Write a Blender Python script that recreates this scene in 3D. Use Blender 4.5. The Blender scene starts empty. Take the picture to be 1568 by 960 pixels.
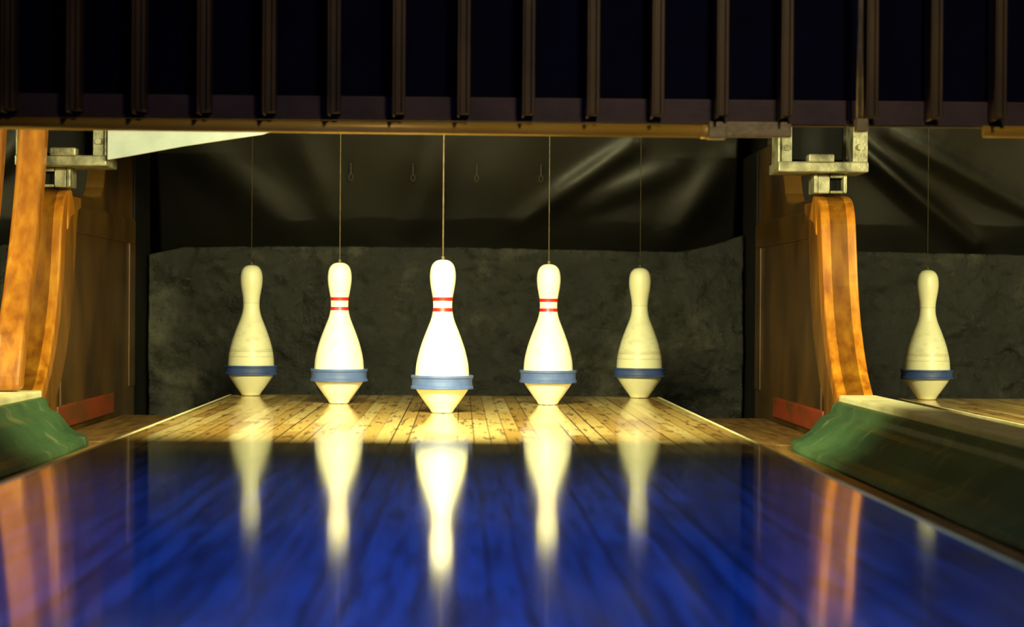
import bpy, bmesh, math, random
from mathutils import Vector, Matrix, Euler, noise as mnoise
random.seed(4)
D = bpy.data; C = bpy.context
COL = C.scene.collection
PITCH = 1.656

# ------------------------------------------------------------------ materials
def new_mat(name):
    m = D.materials.new(name); m.use_nodes = True
    nt = m.node_tree; b = nt.nodes['Principled BSDF']
    return m, nt, b
def N(nt, t, **kw):
    n = nt.nodes.new(t)
    for k, v in kw.items():
        setattr(n, k, v)
    return n
def L(nt, a, b): nt.links.new(a, b)
def math_n(nt, op, a, b=None, clamp=False):
    n = N(nt, 'ShaderNodeMath', operation=op); n.use_clamp = clamp
    for i, v in enumerate((a, b)):
        if v is None: continue
        if isinstance(v, (int, float)): n.inputs[i].default_value = v
        else: L(nt, v, n.inputs[i])
    return n.outputs[0]
def mix_n(nt, f, a, b, blend='MIX'):
    n = N(nt, 'ShaderNodeMix', data_type='RGBA', blend_type=blend)
    if isinstance(f, (int, float)): n.inputs[0].default_value = f
    else: L(nt, f, n.inputs[0])
    for i, v in ((6, a), (7, b)):
        if isinstance(v, tuple): n.inputs[i].default_value = (*v, 1)
        else: L(nt, v, n.inputs[i])
    return n.outputs[2]
def ramp_n(nt, fac, stops):
    n = N(nt, 'ShaderNodeValToRGB'); cr = n.color_ramp
    while len(cr.elements) < len(stops): cr.elements.new(0.5)
    for e, (p, c) in zip(cr.elements, stops):
        e.position = p; e.color = (*c, 1) if len(c) == 3 else c
    L(nt, fac, n.inputs[0]); return n.outputs[0]
def noise_n(nt, scale, detail=4, vec=None, stretch=None, rough=0.55):
    tc = N(nt, 'ShaderNodeTexCoord'); mp = N(nt, 'ShaderNodeMapping')
    L(nt, tc.outputs['Object'], mp.inputs[0])
    if stretch: mp.inputs['Scale'].default_value = stretch
    n = N(nt, 'ShaderNodeTexNoise'); n.inputs['Scale'].default_value = scale
    n.inputs['Detail'].default_value = detail; n.inputs['Roughness'].default_value = rough
    L(nt, mp.outputs[0], n.inputs['Vector']); return n.outputs['Fac']
def bump_n(nt, b, h, strength=0.3, dist=0.01):
    n = N(nt, 'ShaderNodeBump'); n.inputs['Strength'].default_value = strength
    n.inputs['Distance'].default_value = dist
    L(nt, h, n.inputs['Height']); L(nt, n.outputs[0], b.inputs['Normal'])

def mottled(name, c1, c2, scale=8, rough=0.5, stretch=None, metal=0.0, bump=0.15, bdist=0.003, coat=0, spec=0.5, lo=.35, hi=.65):
    m, nt, b = new_mat(name)
    f = noise_n(nt, scale, 5, stretch=stretch)
    L(nt, ramp_n(nt, f, [(lo, c1), (hi, c2)]), b.inputs['Base Color'])
    b.inputs['Roughness'].default_value = rough; b.inputs['Metallic'].default_value = metal
    b.inputs['Coat Weight'].default_value = coat; b.inputs['Coat Roughness'].default_value = .15
    b.inputs['Specular IOR Level'].default_value = spec
    f2 = noise_n(nt, scale * 4, 4, stretch=stretch)
    if bump: bump_n(nt, b, f2, bump, bdist)
    return m

def lane_material():
    m, nt, b = new_mat('lane_boards')
    tc = N(nt, 'ShaderNodeTexCoord'); sp = N(nt, 'ShaderNodeSeparateXYZ')
    L(nt, tc.outputs['Object'], sp.inputs[0])
    X, Y = sp.outputs[0], sp.outputs[1]
    xs = math_n(nt, 'MULTIPLY', math_n(nt, 'ADD', X, 5.0), 1 / 0.0275)
    idx = math_n(nt, 'FLOOR', xs); fr = math_n(nt, 'FRACT', xs)
    wn = N(nt, 'ShaderNodeTexWhiteNoise', noise_dimensions='1D'); L(nt, idx, wn.inputs['W'])
    rnd = wn.outputs['Value']
    ys = math_n(nt, 'ADD', math_n(nt, 'MULTIPLY', Y, 1.6), math_n(nt, 'MULTIPLY', rnd, 7.3))
    cmb = N(nt, 'ShaderNodeCombineXYZ'); L(nt, idx, cmb.inputs[0]); L(nt, math_n(nt, 'FLOOR', ys), cmb.inputs[1])
    wn2 = N(nt, 'ShaderNodeTexWhiteNoise', noise_dimensions='2D'); L(nt, cmb.outputs[0], wn2.inputs['Vector'])
    seam = math_n(nt, 'LESS_THAN', fr, 0.10)
    seamsel = math_n(nt, 'MULTIPLY', seam, math_n(nt, 'ADD', math_n(nt, 'MULTIPLY', rnd, .75), .25))
    grain = noise_n(nt, 30, 5, stretch=(6, .35, 1))
    wood = ramp_n(nt, wn2.outputs['Value'], [(0, (.50, .29, .07)), (.45, (.80, .56, .18)), (1, (.93, .76, .34))])
    wood = mix_n(nt, math_n(nt, 'MULTIPLY', grain, .35), wood, (.36, .19, .05))
    streak = noise_n(nt, 11, 3, stretch=(7, .8, 1))
    sm = ramp_n(nt, streak, [(.56, (0, 0, 0)), (.63, (1, 1, 1))])
    wood = mix_n(nt, math_n(nt, 'MULTIPLY', sm, .7), wood, (.08, .03, .015))
    wood = mix_n(nt, seamsel, wood, (.04, .018, .01))
    seamb = math_n(nt, 'LESS_THAN', fr, 0.15)
    seamb = math_n(nt, 'MULTIPLY', seamb, math_n(nt, 'ADD', math_n(nt, 'MULTIPLY', rnd, .6), .25))
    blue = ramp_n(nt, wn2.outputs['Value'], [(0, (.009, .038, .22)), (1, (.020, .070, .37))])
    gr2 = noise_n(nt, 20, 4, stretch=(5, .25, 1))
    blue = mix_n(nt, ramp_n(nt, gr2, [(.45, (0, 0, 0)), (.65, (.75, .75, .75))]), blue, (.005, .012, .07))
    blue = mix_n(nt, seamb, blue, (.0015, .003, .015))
    # blue lane light put into the board colour, fading out at the pin deck
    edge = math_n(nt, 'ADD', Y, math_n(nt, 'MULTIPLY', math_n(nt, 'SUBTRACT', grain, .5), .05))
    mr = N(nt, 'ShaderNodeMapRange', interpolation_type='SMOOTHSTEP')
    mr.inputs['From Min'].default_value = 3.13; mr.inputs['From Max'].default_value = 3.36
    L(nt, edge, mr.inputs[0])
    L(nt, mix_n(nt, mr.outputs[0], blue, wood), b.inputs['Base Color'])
    b.inputs['Roughness'].default_value = .082
    b.inputs['IOR'].default_value = 1.5
    bump_n(nt, b, noise_n(nt, 6, 2, stretch=(2.5, .5, 1)), .04, .002)
    return m

def pin_material(striped):
    m, nt, b = new_mat('pin_plastic_striped' if striped else 'pin_plastic_plain_dimmed')
    tc = N(nt, 'ShaderNodeTexCoord'); sp = N(nt, 'ShaderNodeSeparateXYZ')
    L(nt, tc.outputs['Object'], sp.inputs[0]); Z = sp.outputs[2]
    scuff = noise_n(nt, 45, 6, stretch=(1, 1, 2.2))
    sc = ramp_n(nt, scuff, [(.50, (0, 0, 0)), (.70, (1, 1, 1))])
    zmask = ramp_n(nt, math_n(nt, 'MULTIPLY', Z, 3.15), [(.25, (.1, .1, .1)), (.33, (1, 1, 1)), (.52, (1, 1, 1)), (.66, (.25, .25, .25))])
    col = mix_n(nt, math_n(nt, 'MULTIPLY', math_n(nt, 'MULTIPLY', sc, zmask), .28 if striped else .5), (.82, .82, .66) if striped else (.60, .60, .42), (.40, .37, .24))  # plain corner pins darker: light fall-off put into their base colour
    if striped:
        for zc in (.2135, .2355):
            d = math_n(nt, 'ABSOLUTE', math_n(nt, 'SUBTRACT', Z, zc))
            col = mix_n(nt, math_n(nt, 'LESS_THAN', d, .0038), col, (.62, .010, .010))
    else:
        for zc, a in ((.095, .4), (.108, .5), (.112, .35), (.225, .3)):
            d = math_n(nt, 'ABSOLUTE', math_n(nt, 'SUBTRACT', Z, zc))
            col = mix_n(nt, math_n(nt, 'MULTIPLY', math_n(nt, 'LESS_THAN', d, .0014), a), col, (.30, .26, .15))
    L(nt, col, b.inputs['Base Color'])
    b.inputs['Roughness'].default_value = .42
    bump_n(nt, b, scuff, .08, .002)
    return m

M = {}
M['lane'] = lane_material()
M['pin_s'] = pin_material(True); M['pin_p'] = pin_material(False)
M['band'] = mottled('blue_rubber', (.045, .085, .26), (.07, .12, .34), 20, .55)
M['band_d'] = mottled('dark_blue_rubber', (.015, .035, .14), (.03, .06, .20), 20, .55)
M['cream'] = mottled('cream_paint', (.62, .60, .34), (.85, .82, .52), 14, .4)
M['gutter'] = mottled('gutter_wood', (.09, .045, .012), (.20, .11, .03), 14, .45, stretch=(4, .5, 1))
M['wood_d'] = mottled('dark_varnished_wood', (.032, .015, .003), (.105, .050, .009), 3.5, .40, stretch=(1.5, 1.5, .8), coat=.3, bump=.3)
M['wood_m'] = mottled('amber_glow_wood', (.10, .038, .004), (.24, .105, .010), 5, .35, stretch=(3, 3, .6), coat=.5, bump=.25)  # lighter tone paints in the warm glow on the partition side near the front
M['black'] = mottled('black_paint', (.003, .003, .003), (.007, .007, .007), 10, .7, spec=.2)
M['navy'] = mottled('navy_panel', (.0014, .0021, .018), (.0022, .0034, .028), 10, .8, spec=.08)
M['fin'] = mottled('bronze_fin', (.052, .034, .026), (.12, .080, .045), 9, .45, stretch=(1, 1, .6))
M['rail'] = mottled('purple_rail', (.040, .024, .050), (.072, .042, .068), 16, .5)
M['brass'] = mottled('brass_pipe', (.70, .42, .07), (.88, .60, .14), 14, .35, metal=.1, stretch=(.3, 1, 1))
M['steel'] = mottled('dull_steel', (.09, .088, .060), (.32, .31, .22), 28, .45, metal=.3, bump=.5)
M['rod'] = mottled('tarnished_rod', (.30, .26, .17), (.48, .42, .27), 28, .45, metal=.2, bump=.3)
M['white'] = mottled('white_enamel', (.24, .29, .31), (.33, .38, .41), 10, .5)
M['string'] = mottled('brown_cord', (.06, .042, .024), (.12, .085, .042), 60, .7)
M['clip'] = mottled('dark_clip_metal', (.02, .017, .01), (.05, .04, .022), 60, .6)
M['conc'] = mottled('dark_concrete', (.02, .018, .015), (.05, .045, .04), 5, .8)
M['wall'] = mottled('dark_wall', (.012, .011, .012), (.022, .02, .02), 3, .8)

m, nt, b = new_mat('green_paint'); M['green'] = m
c = ramp_n(nt, noise_n(nt, 7, 6, stretch=(1, .6, 1)), [(.35, (.022, .064, .028)), (.65, (.060, .135, .056))])
c = mix_n(nt, ramp_n(nt, noise_n(nt, 20, 6), [(.58, (0, 0, 0)), (.70, (.6, .6, .6))]), c, (.20, .22, .10))
L(nt, c, b.inputs['Base Color']); b.inputs['Roughness'].default_value = .5
bump_n(nt, b, noise_n(nt, 30, 5), .5, .004)
m, nt, b = new_mat('varnished_wood'); M['wood'] = m
g = noise_n(nt, 6, 4, stretch=(8, 8, .35)); w2 = noise_n(nt, 3.5, 5)
c = ramp_n(nt, g, [(.3, (.21, .062, .004)), (.5, (.36, .130, .007)), (.72, (.50, .22, .016))])
c = mix_n(nt, ramp_n(nt, w2, [(.44, (0, 0, 0)), (.72, (.75, .75, .75))]), c, (.15, .045, .005))
L(nt, c, b.inputs['Base Color']); b.inputs['Roughness'].default_value = .40
b.inputs['Coat Weight'].default_value = .3; b.inputs['Coat Roughness'].default_value = .22
bump_n(nt, b, noise_n(nt, 10, 4), .15, .006)
m, nt, b = new_mat('red_paint'); M['red'] = m
c = mix_n(nt, ramp_n(nt, noise_n(nt, 7, 5, stretch=(1, 1, 3)), [(.38, (0, 0, 0)), (.62, (1, 1, 1))]), (.10, .032, .006), (.24, .028, .006))
L(nt, c, b.inputs['Base Color']); b.inputs['Roughness'].default_value = .5
m, nt, b = new_mat('black_vinyl'); M['vinyl'] = m
f = noise_n(nt, 3, 5)
L(nt, ramp_n(nt, f, [(.35, (.0020, .0020, .0014)), (.7, (.0060, .0057, .0035))]), b.inputs['Base Color'])
b.inputs['Roughness'].default_value = .36; b.inputs['Specular IOR Level'].default_value = .20
bump_n(nt, b, noise_n(nt, 5, 5, rough=.5), .15, .02)
m, nt, b = new_mat('scuffed_rubber'); M['rubber'] = m
f = noise_n(nt, 3.4, 8, rough=.68)
L(nt, ramp_n(nt, f, [(.43, (.002, .0026, .002)), (.54, (.006, .0075, .0055)), (.70, (.060, .062, .042))]), b.inputs['Base Color'])
L(nt, ramp_n(nt, noise_n(nt, 5, 5), [(.35, (.18, .18, .18)), (.6, (.36, .36, .36))]), b.inputs['Roughness'])
b.inputs['Specular IOR Level'].default_value = .32
bump_n(nt, b, noise_n(nt, 26, 8, rough=.7), .8, .010)

# ------------------------------------------------------------------ mesh helpers
def obj_from_bm(bm, name, mats, parent=None, smooth=False, bevel=0, seg=2):
    me = D.meshes.new(name); bm.normal_update(); bm.to_mesh(me); bm.free()
    for mt in (mats if isinstance(mats, (list, tuple)) else [mats]): me.materials.append(mt)
    if smooth:
        for p in me.polygons: p.use_smooth = True
    o = D.objects.new(name, me); COL.objects.link(o)
    if parent: o.parent = parent
    if bevel:
        md = o.modifiers.new('bevel', 'BEVEL'); md.width = bevel; md.segments = seg; md.limit_method = 'ANGLE'
        md.harden_normals = False
    return o
def empty(name, loc=(0, 0, 0)):
    e = D.objects.new(name, None); e.empty_display_size = .1; COL.objects.link(e); e.location = loc
    return e
def bm_box(bm, x0, x1, y0, y1, z0, z1, mi=0):
    vs = [bm.verts.new((x, y, z)) for x in (x0, x1) for y in (y0, y1) for z in (z0, z1)]
    for f in ((0, 1, 3, 2), (4, 6, 7, 5), (0, 4, 5, 1), (2, 3, 7, 6), (0, 2, 6, 4), (1, 5, 7, 3)):
        fc = bm.faces.new([vs[i] for i in f]); fc.material_index = mi
def box(name, x0, x1, y0, y1, z0, z1, mat, parent=None, bevel=0):
    bm = bmesh.new(); bm_box(bm, x0, x1, y0, y1, z0, z1)
    bmesh.ops.recalc_face_normals(bm, faces=bm.faces)
    return obj_from_bm(bm, name, mat, parent, bevel=bevel)
def prism(name, pts, axis, a0, a1, mat, parent=None, bevel=0, smooth=False, closed=True, seg=2):
    bm = bmesh.new()
    def mk(p, a): return (a, p[0], p[1]) if axis == 'X' else (p[0], a, p[1])
    A = [bm.verts.new(mk(p, a0)) for p in pts]; B = [bm.verts.new(mk(p, a1)) for p in pts]
    n = len(pts)
    for i in range(n if closed else n - 1):
        bm.faces.new((A[i], A[(i + 1) % n], B[(i + 1) % n], B[i]))
    if closed:
        bm.faces.new(A); bm.faces.new(B[::-1])
    bmesh.ops.recalc_face_normals(bm, faces=bm.faces)
    return obj_from_bm(bm, name, mat, parent, bevel=bevel, seg=seg)
def bm_cyl(bm, p0, p1, r, seg=20, mi=0):
    p0, p1 = Vector(p0), Vector(p1); d = p1 - p0
    q = d.to_track_quat('Z', 'Y').to_matrix().to_4x4()
    mt = Matrix.Translation((p0 + p1) / 2) @ q
    r_ = bmesh.ops.create_cone(bm, cap_ends=True, segments=seg, radius1=r, radius2=r, depth=d.length, matrix=mt)
    for v in r_['verts']:
        for f in v.link_faces: f.material_index = mi; f.smooth = len(f.verts) == 4
def cyl(name, p0, p1, r, mat, parent=None, seg=20):
    bm = bmesh.new(); bm_cyl(bm, p0, p1, r, seg); return obj_from_bm(bm, name, mat, parent)
def catmull(P, n=4):
    out = []
    for i in range(len(P) - 1):
        p0, p1, p2, p3 = P[max(i - 1, 0)], P[i], P[i + 1], P[min(i + 2, len(P) - 1)]
        for k in range(n):
            t = k / n
            out.append(tuple(.5 * (2 * b + (c - a) * t + (2 * a - 5 * b + 4 * c - d) * t * t + (3 * b - a - 3 * c + d) * t ** 3) for a, b, c, d in zip(p0, p1, p2, p3)))
    out.append(P[-1]); return out

# ------------------------------------------------------------------ room
box('floor', -3.2, 3.6, -1.2, 6.3, -.2, -.12, M['conc'])
box('ceiling', -3.2, 3.6, -1.2, 6.3, 2.4, 2.5, M['wall'])
box('wall_back', -3.2, 3.6, 6.2, 6.3, -.12, 2.4, M['wall'])
box('wall_left', -3.3, -3.2, -1.2, 6.3, -.12, 2.4, M['wall'])
box('wall_right', 3.6, 3.7, -1.2, 6.3, -.12, 2.4, M['wall'])

# ------------------------------------------------------------------ lanes
def lane(cx):
    e = empty('bowling_lane', (cx, 0, 0))
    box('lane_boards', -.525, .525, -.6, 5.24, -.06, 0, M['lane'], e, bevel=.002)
    for s, n in ((-1, 'edge_strip_1'), (1, 'edge_strip_2')):
        a, c = sorted((s * .525, s * .531))
        box(n, a, c, -.6, 5.24, -.06, -.0002, M['cream'], e)
    box('support_beam', -.5, .5, -.6, 5.2, -.12, -.06, M['black'], e)
    return e
def gutter(cx, s):
    g = [(.534, -.012), (.538, -.030), (.555, -.045), (.58, -.052), (.63, -.052), (.668, -.05), (.668, -.11), (.534, -.11)]
    prism('lane_gutter', [(cx + s * x, z) for x, z in g], 'Y', -.6, 5.2, M['gutter'], None)
    a, c = sorted((cx + s * .669, cx + s * .788))
    box('gutter_apron', a, c, 4.215, 5.2, -.11, -.05, M['gutter'], None, bevel=.002)
for cx in (0, PITCH, -PITCH):
    lane(cx)
    for s in (-1, 1): gutter(cx, s)

# ------------------------------------------------------------------ dividers
def divider(cx):
    e = empty('lane_divider', (cx, 0, 0))
    half = [(-.150, -.118), (-.150, -.050), (-.147, -.040), (-.128, -.034), (-.108, -.022), (-.092, -.004), (-.080, .008), (-.066, .013),
            (-.060, .018), (-.058, .028), (-.050, .036), (-.040, .038)]
    pts = half + [(-x, z) for x, z in half[::-1]]
    bm = bmesh.new()
    ys = [-.6 + i * .1 for i in range(47)] + [4.12, 4.17, 4.205]
    rings = []
    for y in ys:
        k = 1.0 if y < 3.9 else 1 - .12 * ((y - 3.9) / .3) ** 2
        w = .0015 * math.sin(y * 9) if y > 0 else 0
        rings.append([bm.verts.new((x * k + w, y, z)) for x, z in pts])
    for a, b_ in zip(rings, rings[1:]):
        for i in range(len(pts) - 1):
            bm.faces.new((a[i], a[i + 1], b_[i + 1], b_[i]))
    bm.faces.new(rings[-1]); bm.faces.new(rings[0][::-1])
    bmesh.ops.recalc_face_normals(bm, faces=bm.faces)
    obj_from_bm(bm, 'moulding', M['green'], e, smooth=False)
    box('cap_board', -.036, .040, -.6, 4.205, .034, .050, M['cream'], e, bevel=.004)
for c in (PITCH / 2, -PITCH / 2, PITCH * 1.5): divider(c)

# ------------------------------------------------------------------ kickbacks (partition between lanes)
def kickback(cx):
    e = empty('wooden_kickback_partition', (cx, 0, 0))
    front = [(4.205, -.118), (4.207, .040), (4.232, .056), (4.275, .088), (4.322, .14), (4.362, .20), (4.392, .27),
             (4.410, .34), (4.425, .40), (4.445, .435), (4.475, .455), (4.53, .464)]
    front = [front[0]] + catmull(front[1:], 3)
    pts = front + [(4.93, .464), (4.98, .472), (5.02, .495), (5.05, .54), (5.07, .60), (5.10, .63), (5.72, .63), (5.72, -.118)]
    prism('core_panel', pts, 'X', -.022, .022, M['wood_d'], e, bevel=.004)
    off = .055
    inner = [(y + off, z - (.0 if z < .42 else .05)) for y, z in front][::-1]
    inner[-1] = (4.27, -.118)
    prism('front_stile', front + inner, 'X', -.037, .037, M['wood'], e, bevel=.011, seg=4)
    for s, n in ((-1, 'a'), (1, 'b')):
        def bx(nm, x0, x1, *r, mat=M['wood_d'], bev=.003):
            a, c = sorted((s * x0, s * x1)); box(nm + n, a, c, *r, mat, e, bevel=bev)
        st = [(y + .05, z - .012) for y, z in front[1:]]
        st = [(4.265, -.10)] + st
        back = [(y + .13 if y < 4.5 else 4.66, z) for y, z in st][::-1]
        a, c = sorted((s * .021, s * .034))
        prism('curved_layer_' + n, st + back, 'X', a, c, M['wood_m'], e, bevel=.003)
        bx('side_skin_', .0215, .028, 4.47, 5.70, -.10, .44)
        bx('top_rail_', .0275, .032, 4.58, 5.45, .375, .435, bev=.004)
        bx('stile_3_', .0275, .032, 5.36, 5.45, .012, .375, bev=.004)
        bx('red_plinth_', .0275, .036, 4.40, 5.1, -.040, .008, mat=M['red'])
        bx('rear_shade_panel_', .0215, .029, 5.46, 5.72, -.10, .625, mat=M['black'])  # black panel stands in for shade on the rear side wall
    return e
for c in (PITCH / 2, -PITCH / 2, PITCH * 1.5): kickback(c)

def curved_board(name, x0, x1, prof, th, mat, parent):
    prof = [prof[0]] + catmull(prof[1:], 3)
    back = [(y + th, z) for y, z in prof][::-1]
    return prism(name, prof + back, 'X', x0, x1, mat, parent, bevel=.012, seg=4)
e = empty('curved_guard_board')
prof = [(4.11, .052), (4.115, .08), (4.15, .16), (4.20, .24), (4.25, .33), (4.29, .42), (4.325, .52), (4.35, .64), (4.36, .85)]
curved_board('outer_board', -.868, -.812, prof, .05, M['wood'], e)
prof2 = [(4.08, .052)] + [(y - .03, z) for y, z in prof[2:]]
curved_board('neighbour_board', -.925, -.890, prof2, .05, M['wood'], e)

# ------------------------------------------------------------------ pins
PROF = [(0, 0.0), (.020, 0), (.0222, .0015), (.026, .008), (.0335, .018), (.041, .0285), (.0525, .0455), (.055, .052), (.0562, .064), (.0558, .0787), (.0545, .0963),
        (.0522, .110), (.049, .1235), (.0452, .137), (.0405, .1506), (.0352, .165), (.030, .178), (.0250, .191), (.0214, .205), (.0199, .218),
        (.0200, .228), (.0211, .240), (.0234, .253), (.0256, .266), (.0268, .278), (.0267, .288), (.0252, .299), (.0215, .308), (.0150, .3143), (.0075, .3170), (0, .3175)]
def lathe(bm, prof, seg=64, mi=0, closed=False):
    rings = []
    for r, z in prof:
        if r < 1e-5: rings.append([bm.verts.new((0, 0, z))])
        else: rings.append([bm.verts.new((r * math.cos(2 * math.pi * i / seg), r * math.sin(2 * math.pi * i / seg), z)) for i in range(seg)])
    pr = list(zip(rings, rings[1:])) + ([(rings[-1], rings[0])] if closed else [])
    for a, b in pr:
        for i in range(seg):
            j = (i + 1) % seg
            if len(a) == 1 and len(b) == 1: continue
            if len(a) == 1: f = bm.faces.new((a[0], b[j], b[i]))
            elif len(b) == 1: f = bm.faces.new((a[i], a[j], b[0]))
            else: f = bm.faces.new((a[i], a[j], b[j], b[i]))
            f.material_index = mi; f.smooth = True
def pin(x, y, striped):
    e = empty('bowling_pin', (x, y, .0006))
    e.rotation_euler = (0, 0, random.uniform(0, 6))
    bm = bmesh.new()
    pf = [(max(r, 0), z) for r, z in ([PROF[0], PROF[1]] + catmull(PROF[1:])[1:])]
    pf[-1] = (0, .3175)
    lathe(bm, pf)
    bmesh.ops.recalc_face_normals(bm, faces=bm.faces)
    obj_from_bm(bm, 'pin_body', M['pin_s' if striped else 'pin_p'], e)
    bm = bmesh.new()
    if striped:
        bp = [(.0545, .0500), (.0640, .0495), (.0648, .0505), (.0648, .0545), (.0628, .0565), (.0624, .064), (.0628, .0710), (.0648, .073), (.0648, .0765), (.064, .0780), (.0545, .0775)]
    else:
        bp = [(.0545, .0510), (.0630, .0505), (.0640, .0515), (.0640, .0550), (.0622, .0565), (.0620, .062), (.0622, .0680), (.0640, .0695), (.0640, .0725), (.063, .0735), (.0545, .0730)]
    lathe(bm, bp, closed=True)
    for f in bm.faces: f.smooth = False
    bmesh.ops.recalc_face_normals(bm, faces=bm.faces)
    obj_from_bm(bm, 'rubber_band', M['band' if striped else 'band_d'], e)
    return e
PINS = [(0, 4.40, 1), (-.236, 4.79, 1), (.236, 4.79, 1), (-.472, 5.17, 0), (.475, 5.17, 0), (PITCH - .475, 5.17, 0)]
for x, y, s in PINS:
    pin(x, y, s)
    bm = bmesh.new()
    r = .0019 if y < 4.5 else (.0012 if y < 5 else .0009)
    bm_cyl(bm, (0, 0, .3183), (0, 0, 1.1), r, 10)
    bm_cyl(bm, (0, 0, .3183), (0, 0, .325), .0035, 12)
    o = obj_from_bm(bm, 'pin_string', M['string'] if y < 5 else M['clip']); o.location = (x, y, 0)

# ------------------------------------------------------------------ back curtain and rubber backboard
def seg_dist(px, pz, a, b):
    ax, az = a; bx, bz = b; dx, dz = bx - ax, bz - az
    t = max(0, min(1, ((px - ax) * dx + (pz - az) * dz) / (dx * dx + dz * dz)))
    return math.hypot(px - ax - t * dx, pz - az - t * dz), t
def curtain(cx, ridges, ph):
    bm = bmesh.new(); nx, nz = 240, 90
    W, z0, z1 = 1.58, .34, .95
    V = []
    for j in range(nz + 1):
        row = []
        for i in range(nx + 1):
            x = -W / 2 + W * i / nx; z = z0 + (z1 - z0) * j / nz
            y = .006 * math.sin(5.2 * x + ph + 2 * z) + .003 * math.sin(13 * x - 6 * z + ph)
            y += .012 * mnoise.noise(Vector((x * 2.2, z * 3.5, ph)))
            y -= .30 * (z - .34)                     # hangs forward at the top: faces slightly down
            for a, b, w, A in ridges:
                d, t = seg_dist(x, z, a, b)
                y -= A * math.exp(-(d / w) ** 2) * (.4 + .6 * math.sin(math.pi * min(1, .15 + t * .8)))
            row.append(bm.verts.new((x, y, z)))
        V.append(row)
    for j in range(nz):
        for i in range(nx):
            bm.faces.new((V[j][i], V[j][i + 1], V[j + 1][i + 1], V[j + 1][i]))
    o = obj_from_bm(bm, 'black_vinyl_curtain', M['vinyl'], smooth=True); o.location = (cx, 5.86, 0)
    md = o.modifiers.new('thick', 'SOLIDIFY'); md.thickness = .003
    return o
curtain(0, [((.50, .66), (.20, .45), .030, .013), ((.62, .60), (.36, .50), .035, .008), ((.76, .62), (.62, .42), .050, .014), ((-.70, .66), (-.46, .46), .06, .013),
            ((-.02, .7), (-.12, .40), .07, .012), ((-.40, .66), (-.28, .42), .05, .008)], 0)
curtain(PITCH, [((-.55, .67), (-.20, .40), .028, .020), ((-.45, .70), (-.05, .50), .03, .011)], 1.3)
curtain(-PITCH, [((-.3, .66), (0, .45), .03, .01), ((.5, .66), (.3, .45), .03, .01)], 2.3)
def backboard(cx, ph):
    bm = bmesh.new(); nx, nz = 420, 130
    V = []
    for j in range(nz + 1):
        row = []
        for i in range(nx + 1):
            u = i / nx; x = -.79 + 1.58 * u
            top = .372 + .006 * math.sin(4 * u + ph) + (.05 * max(0, (u - .88) / .12) ** 1.5) - .02 * max(0, (.06 - u) / .06)
            z = -.10 + (top + .10) * j / nz
            y = .010 * math.sin(7 * x + ph) * math.sin(6 * z + 1)
            v = Vector((x, z, ph))
            y += .024 * mnoise.noise(v * 5) + .0085 * mnoise.noise(v * 14) + .0030 * mnoise.noise(v * 38)
            row.append(bm.verts.new((x, y, z)))
        V.append(row)
    for j in range(nz):
        for i in range(nx):
            bm.faces.new((V[j][i], V[j][i + 1], V[j + 1][i + 1], V[j + 1][i]))
    o = obj_from_bm(bm, 'rubber_backboard', M['rubber'], smooth=True); o.location = (cx, 5.64, 0)
    md = o.modifiers.new('thick', 'SOLIDIFY'); md.thickness = .006
for c, p in ((0, 0), (PITCH, 2), (-PITCH, 4)): backboard(c, p)

for x in (-.262, -.094, .078, .252):
    bm = bmesh.new()
    bmesh.ops.create_cone(bm, cap_ends=True, segments=12, radius1=.0022, radius2=.0022, depth=.03, matrix=Matrix.Translation((0, 0, .015)))
    for k in range(16):
        a0, a1 = 2 * math.pi * k / 16, 2 * math.pi * (k + 1) / 16
        bm_cyl(bm, (.005 * math.cos(a0), 0, -.008 + .009 * math.sin(a0)), (.005 * math.cos(a1), 0, -.008 + .009 * math.sin(a1)), .0018, 6)
    o = obj_from_bm(bm, 'cord_clip', M['clip']); o.location = (x, 5.74, .575)

# ------------------------------------------------------------------ guard rack with fins
def rack(x0):
    e = empty('pinsetter_guard_rack', (x0, 3.30, 0))
    x1 = 15 * .0993
    box('backing_panel', -.03, x1 + .100, .012, .03, .513, 2.39, M['navy'], e)
    box('lower_rail', -.03, x1 + .100, -.012, .012, .507, .547, M['rail'], e, bevel=.002)
    box('rail_lip', -.03, x1 + .100, -.018, -.012, .509, .515, M['rail'], e)
    for i in range(16):
        x = i * .0993
        bm = bmesh.new()
        bm_box(bm, x - .010, x - .006, -.060, -.0125, .514, 1.4)
        bm_box(bm, x - .006, x + .009, -.048, -.0125, .518, 1.4)
        bm_box(bm, x + .004, x + .010, -.054, -.048, .518, 1.4)
        bmesh.ops.recalc_face_normals(bm, faces=bm.faces)
        obj_from_bm(bm, 'fin_%d' % (i + 1), M['fin'], e, bevel=.0012, seg=1)
    bm = bmesh.new()
    bm_cyl(bm, (.18, -.022, .4995), (1.371, -.022, .4955), .0095, 24)
    bm_cyl(bm, (1.36, -.022, .4955), (1.378, -.022, .4955), .0110, 24)
    obj_from_bm(bm, 'brass_pipe', M['brass'], e)
    bm = bmesh.new(); bm_box(bm, 1.371, 1.50, -.036, -.021, .487, .5105); bm_box(bm, 1.371, 1.40, -.038, -.004, .484, .506)
    obj_from_bm(bm, 'end_bracket', M['rod'], e, bevel=.002)
for x0 in (-.953, .668, -2.575): rack(x0)
e = empty('vertical_drive_rod')
cyl('rod', (.643, 3.215, .505), (.643, 3.215, 2.39), .0050, M['rod'], e)
box('rod_shoe', .636, .655, 3.205, 3.228, .492, .512, M['rod'], e, bevel=.002)

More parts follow.
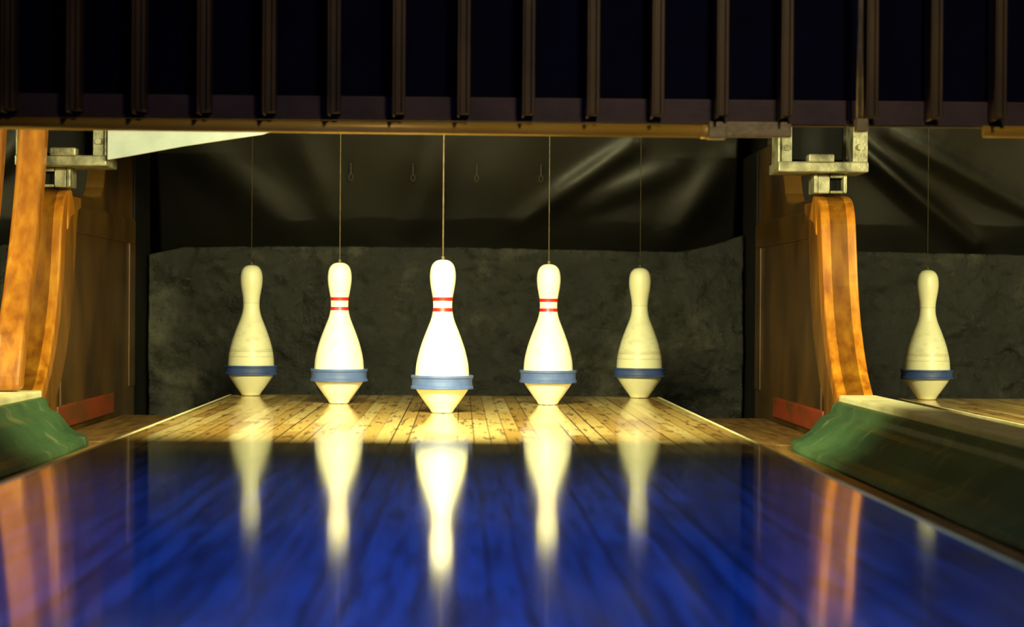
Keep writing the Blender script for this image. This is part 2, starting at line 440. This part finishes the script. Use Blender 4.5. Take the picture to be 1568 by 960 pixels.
# ------------------------------------------------------------------ pinsetter support brackets on the partitions
def bracket(cx, s):
    e = empty('steel_support_bracket', (cx, 0, 0))
    def bx(nm, x0, x1, *r, mat=M['steel'], bev=.003):
        a, c = sorted((s * x0, s * x1)); return box(nm, a, c, *r, mat, e, bevel=bev)
    bx('stem_left_wall', -.045, -.036, 4.47, 4.54, .466, .508)
    bx('stem_solid', -.036, -.010, 4.475, 4.54, .466, .508)
    bx('stem_right_wall', .018, .026, 4.47, 4.54, .466, .508)
    bx('stem_floor', -.010, .018, 4.47, 4.54, .466, .472)
    bx('stem_roof', -.010, .018, 4.47, 4.54, .499, .508)
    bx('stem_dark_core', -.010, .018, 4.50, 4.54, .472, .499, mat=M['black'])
    bx('cross_plate', -.128, .062, 4.42, 4.56, .508, .530)
    bx('plate_block', -.066, -.012, 4.41, 4.45, .528, .545)
    bx('upright_left', -.120, -.096, 4.44, 4.50, .528, .80)
    bx('upright_right', .028, .060, 4.42, 4.50, .528, .80)
    bx('flange_left', -.128, -.122, 4.43, 4.52, .525, .66)
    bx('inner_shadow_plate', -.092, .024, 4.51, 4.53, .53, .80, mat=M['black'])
    bm = bmesh.new()
    for x in (-.108, .044):
        for z in (.56, .61): bm_cyl(bm, (s * x, 4.412 if x > 0 else 4.432, z), (s * x, 4.445, z), .007, 6)
    obj_from_bm(bm, 'bolts', M['steel'], e)
for c, s in ((PITCH / 2, 1), (-PITCH / 2, -1), (PITCH * 1.5, 1)): bracket(c, s)

wp = [(-.695, .519), (-.655, .526), (-.54, .548), (-.375, .574), (-.30, .60), (-.30, .82), (-.695, .82)]
prism('white_guard_plate', wp, 'Y', 4.40, 4.412, M['white'], bevel=.002)

# ------------------------------------------------------------------ lamps
def area(name, loc, tgt, sx, sy, power, col, parent=None, spread=180):
    l = D.lights.new(name, 'AREA'); l.shape = 'RECTANGLE'; l.size = sx; l.size_y = sy
    l.energy = power; l.color = col; l.spread = math.radians(spread)
    o = D.objects.new(name, l); COL.objects.link(o)
    o.rotation_euler = (Vector(tgt) - Vector(loc)).to_track_quat('-Z', 'Y').to_euler()
    o.location = loc
    if parent:
        o.parent = parent; o.location = Vector(loc) - parent.location
    return o
WARM = (1.0, .92, .44)
for cx in (0, PITCH, -PITCH):
    e = empty('pin_deck_lamp', (cx, 0, 0))
    prism('reflector_housing', [(3.345, .60), (3.345, .70), (3.46, .70), (3.46, .672), (3.37, .672), (3.355, .60)], 'X', -.62, .62, M['white'], e)
    box('hanger_1', -.5, -.48, 3.38, 3.40, .70, 2.39, M['steel'], e)
    box('hanger_2', .48, .5, 3.38, 3.40, .70, 2.39, M['steel'], e)
    area('pin_deck_light', (cx, 3.385, .63), (cx, 4.45, 0), .6, .05, 27, WARM, e, spread=115)
e = empty('lane_lamp', (0, 0, 0))
box('lamp_housing', -.5, .5, .4, 2.9, 2.06, 2.12, M['black'], e)
box('lamp_stem', -.03, .03, 2.0, 2.06, 2.12, 2.39, M['black'], e)
area('lane_blue_light', (0, 1.65, 2.04), (0, 1.65, 0), .7, 2.3, 7.5, (.35, .58, 1.0), e, spread=30)
e = empty('fin_fill', (0, 0, 0))  # unseen warm fill with a housing, added to light the rack fins
box('fill_housing', .1, .9, .3, .6, 2.3, 2.39, M['black'], e)
area('fin_fill_light', (.5, .45, 2.28), (.2, 3.3, .6), .7, .25, 10, (1, .76, .42), e, spread=60)

w = D.worlds.new('world'); C.scene.world = w; w.use_nodes = True
w.node_tree.nodes['Background'].inputs[0].default_value = (.35, .38, .6, 1)
w.node_tree.nodes['Background'].inputs[1].default_value = .01

# ------------------------------------------------------------------ camera
cam = D.cameras.new('camera'); co = D.objects.new('camera', cam); COL.objects.link(co)
cam.sensor_width = 36; cam.lens = 74.5
R = Euler((math.radians(90 - .23), 0, math.radians(-1.38)), 'XYZ').to_matrix() @ Matrix.Rotation(math.radians(.4), 3, 'Z')
co.matrix_world = Matrix.Translation((.038, 0, .225)) @ R.to_4x4()
cam.clip_start = .05
cam.dof.use_dof = True; cam.dof.focus_distance = 4.55; cam.dof.aperture_fstop = 6.0
C.scene.camera = co
C.scene.view_settings.view_transform = 'Standard'
C.scene.view_settings.look = 'None'
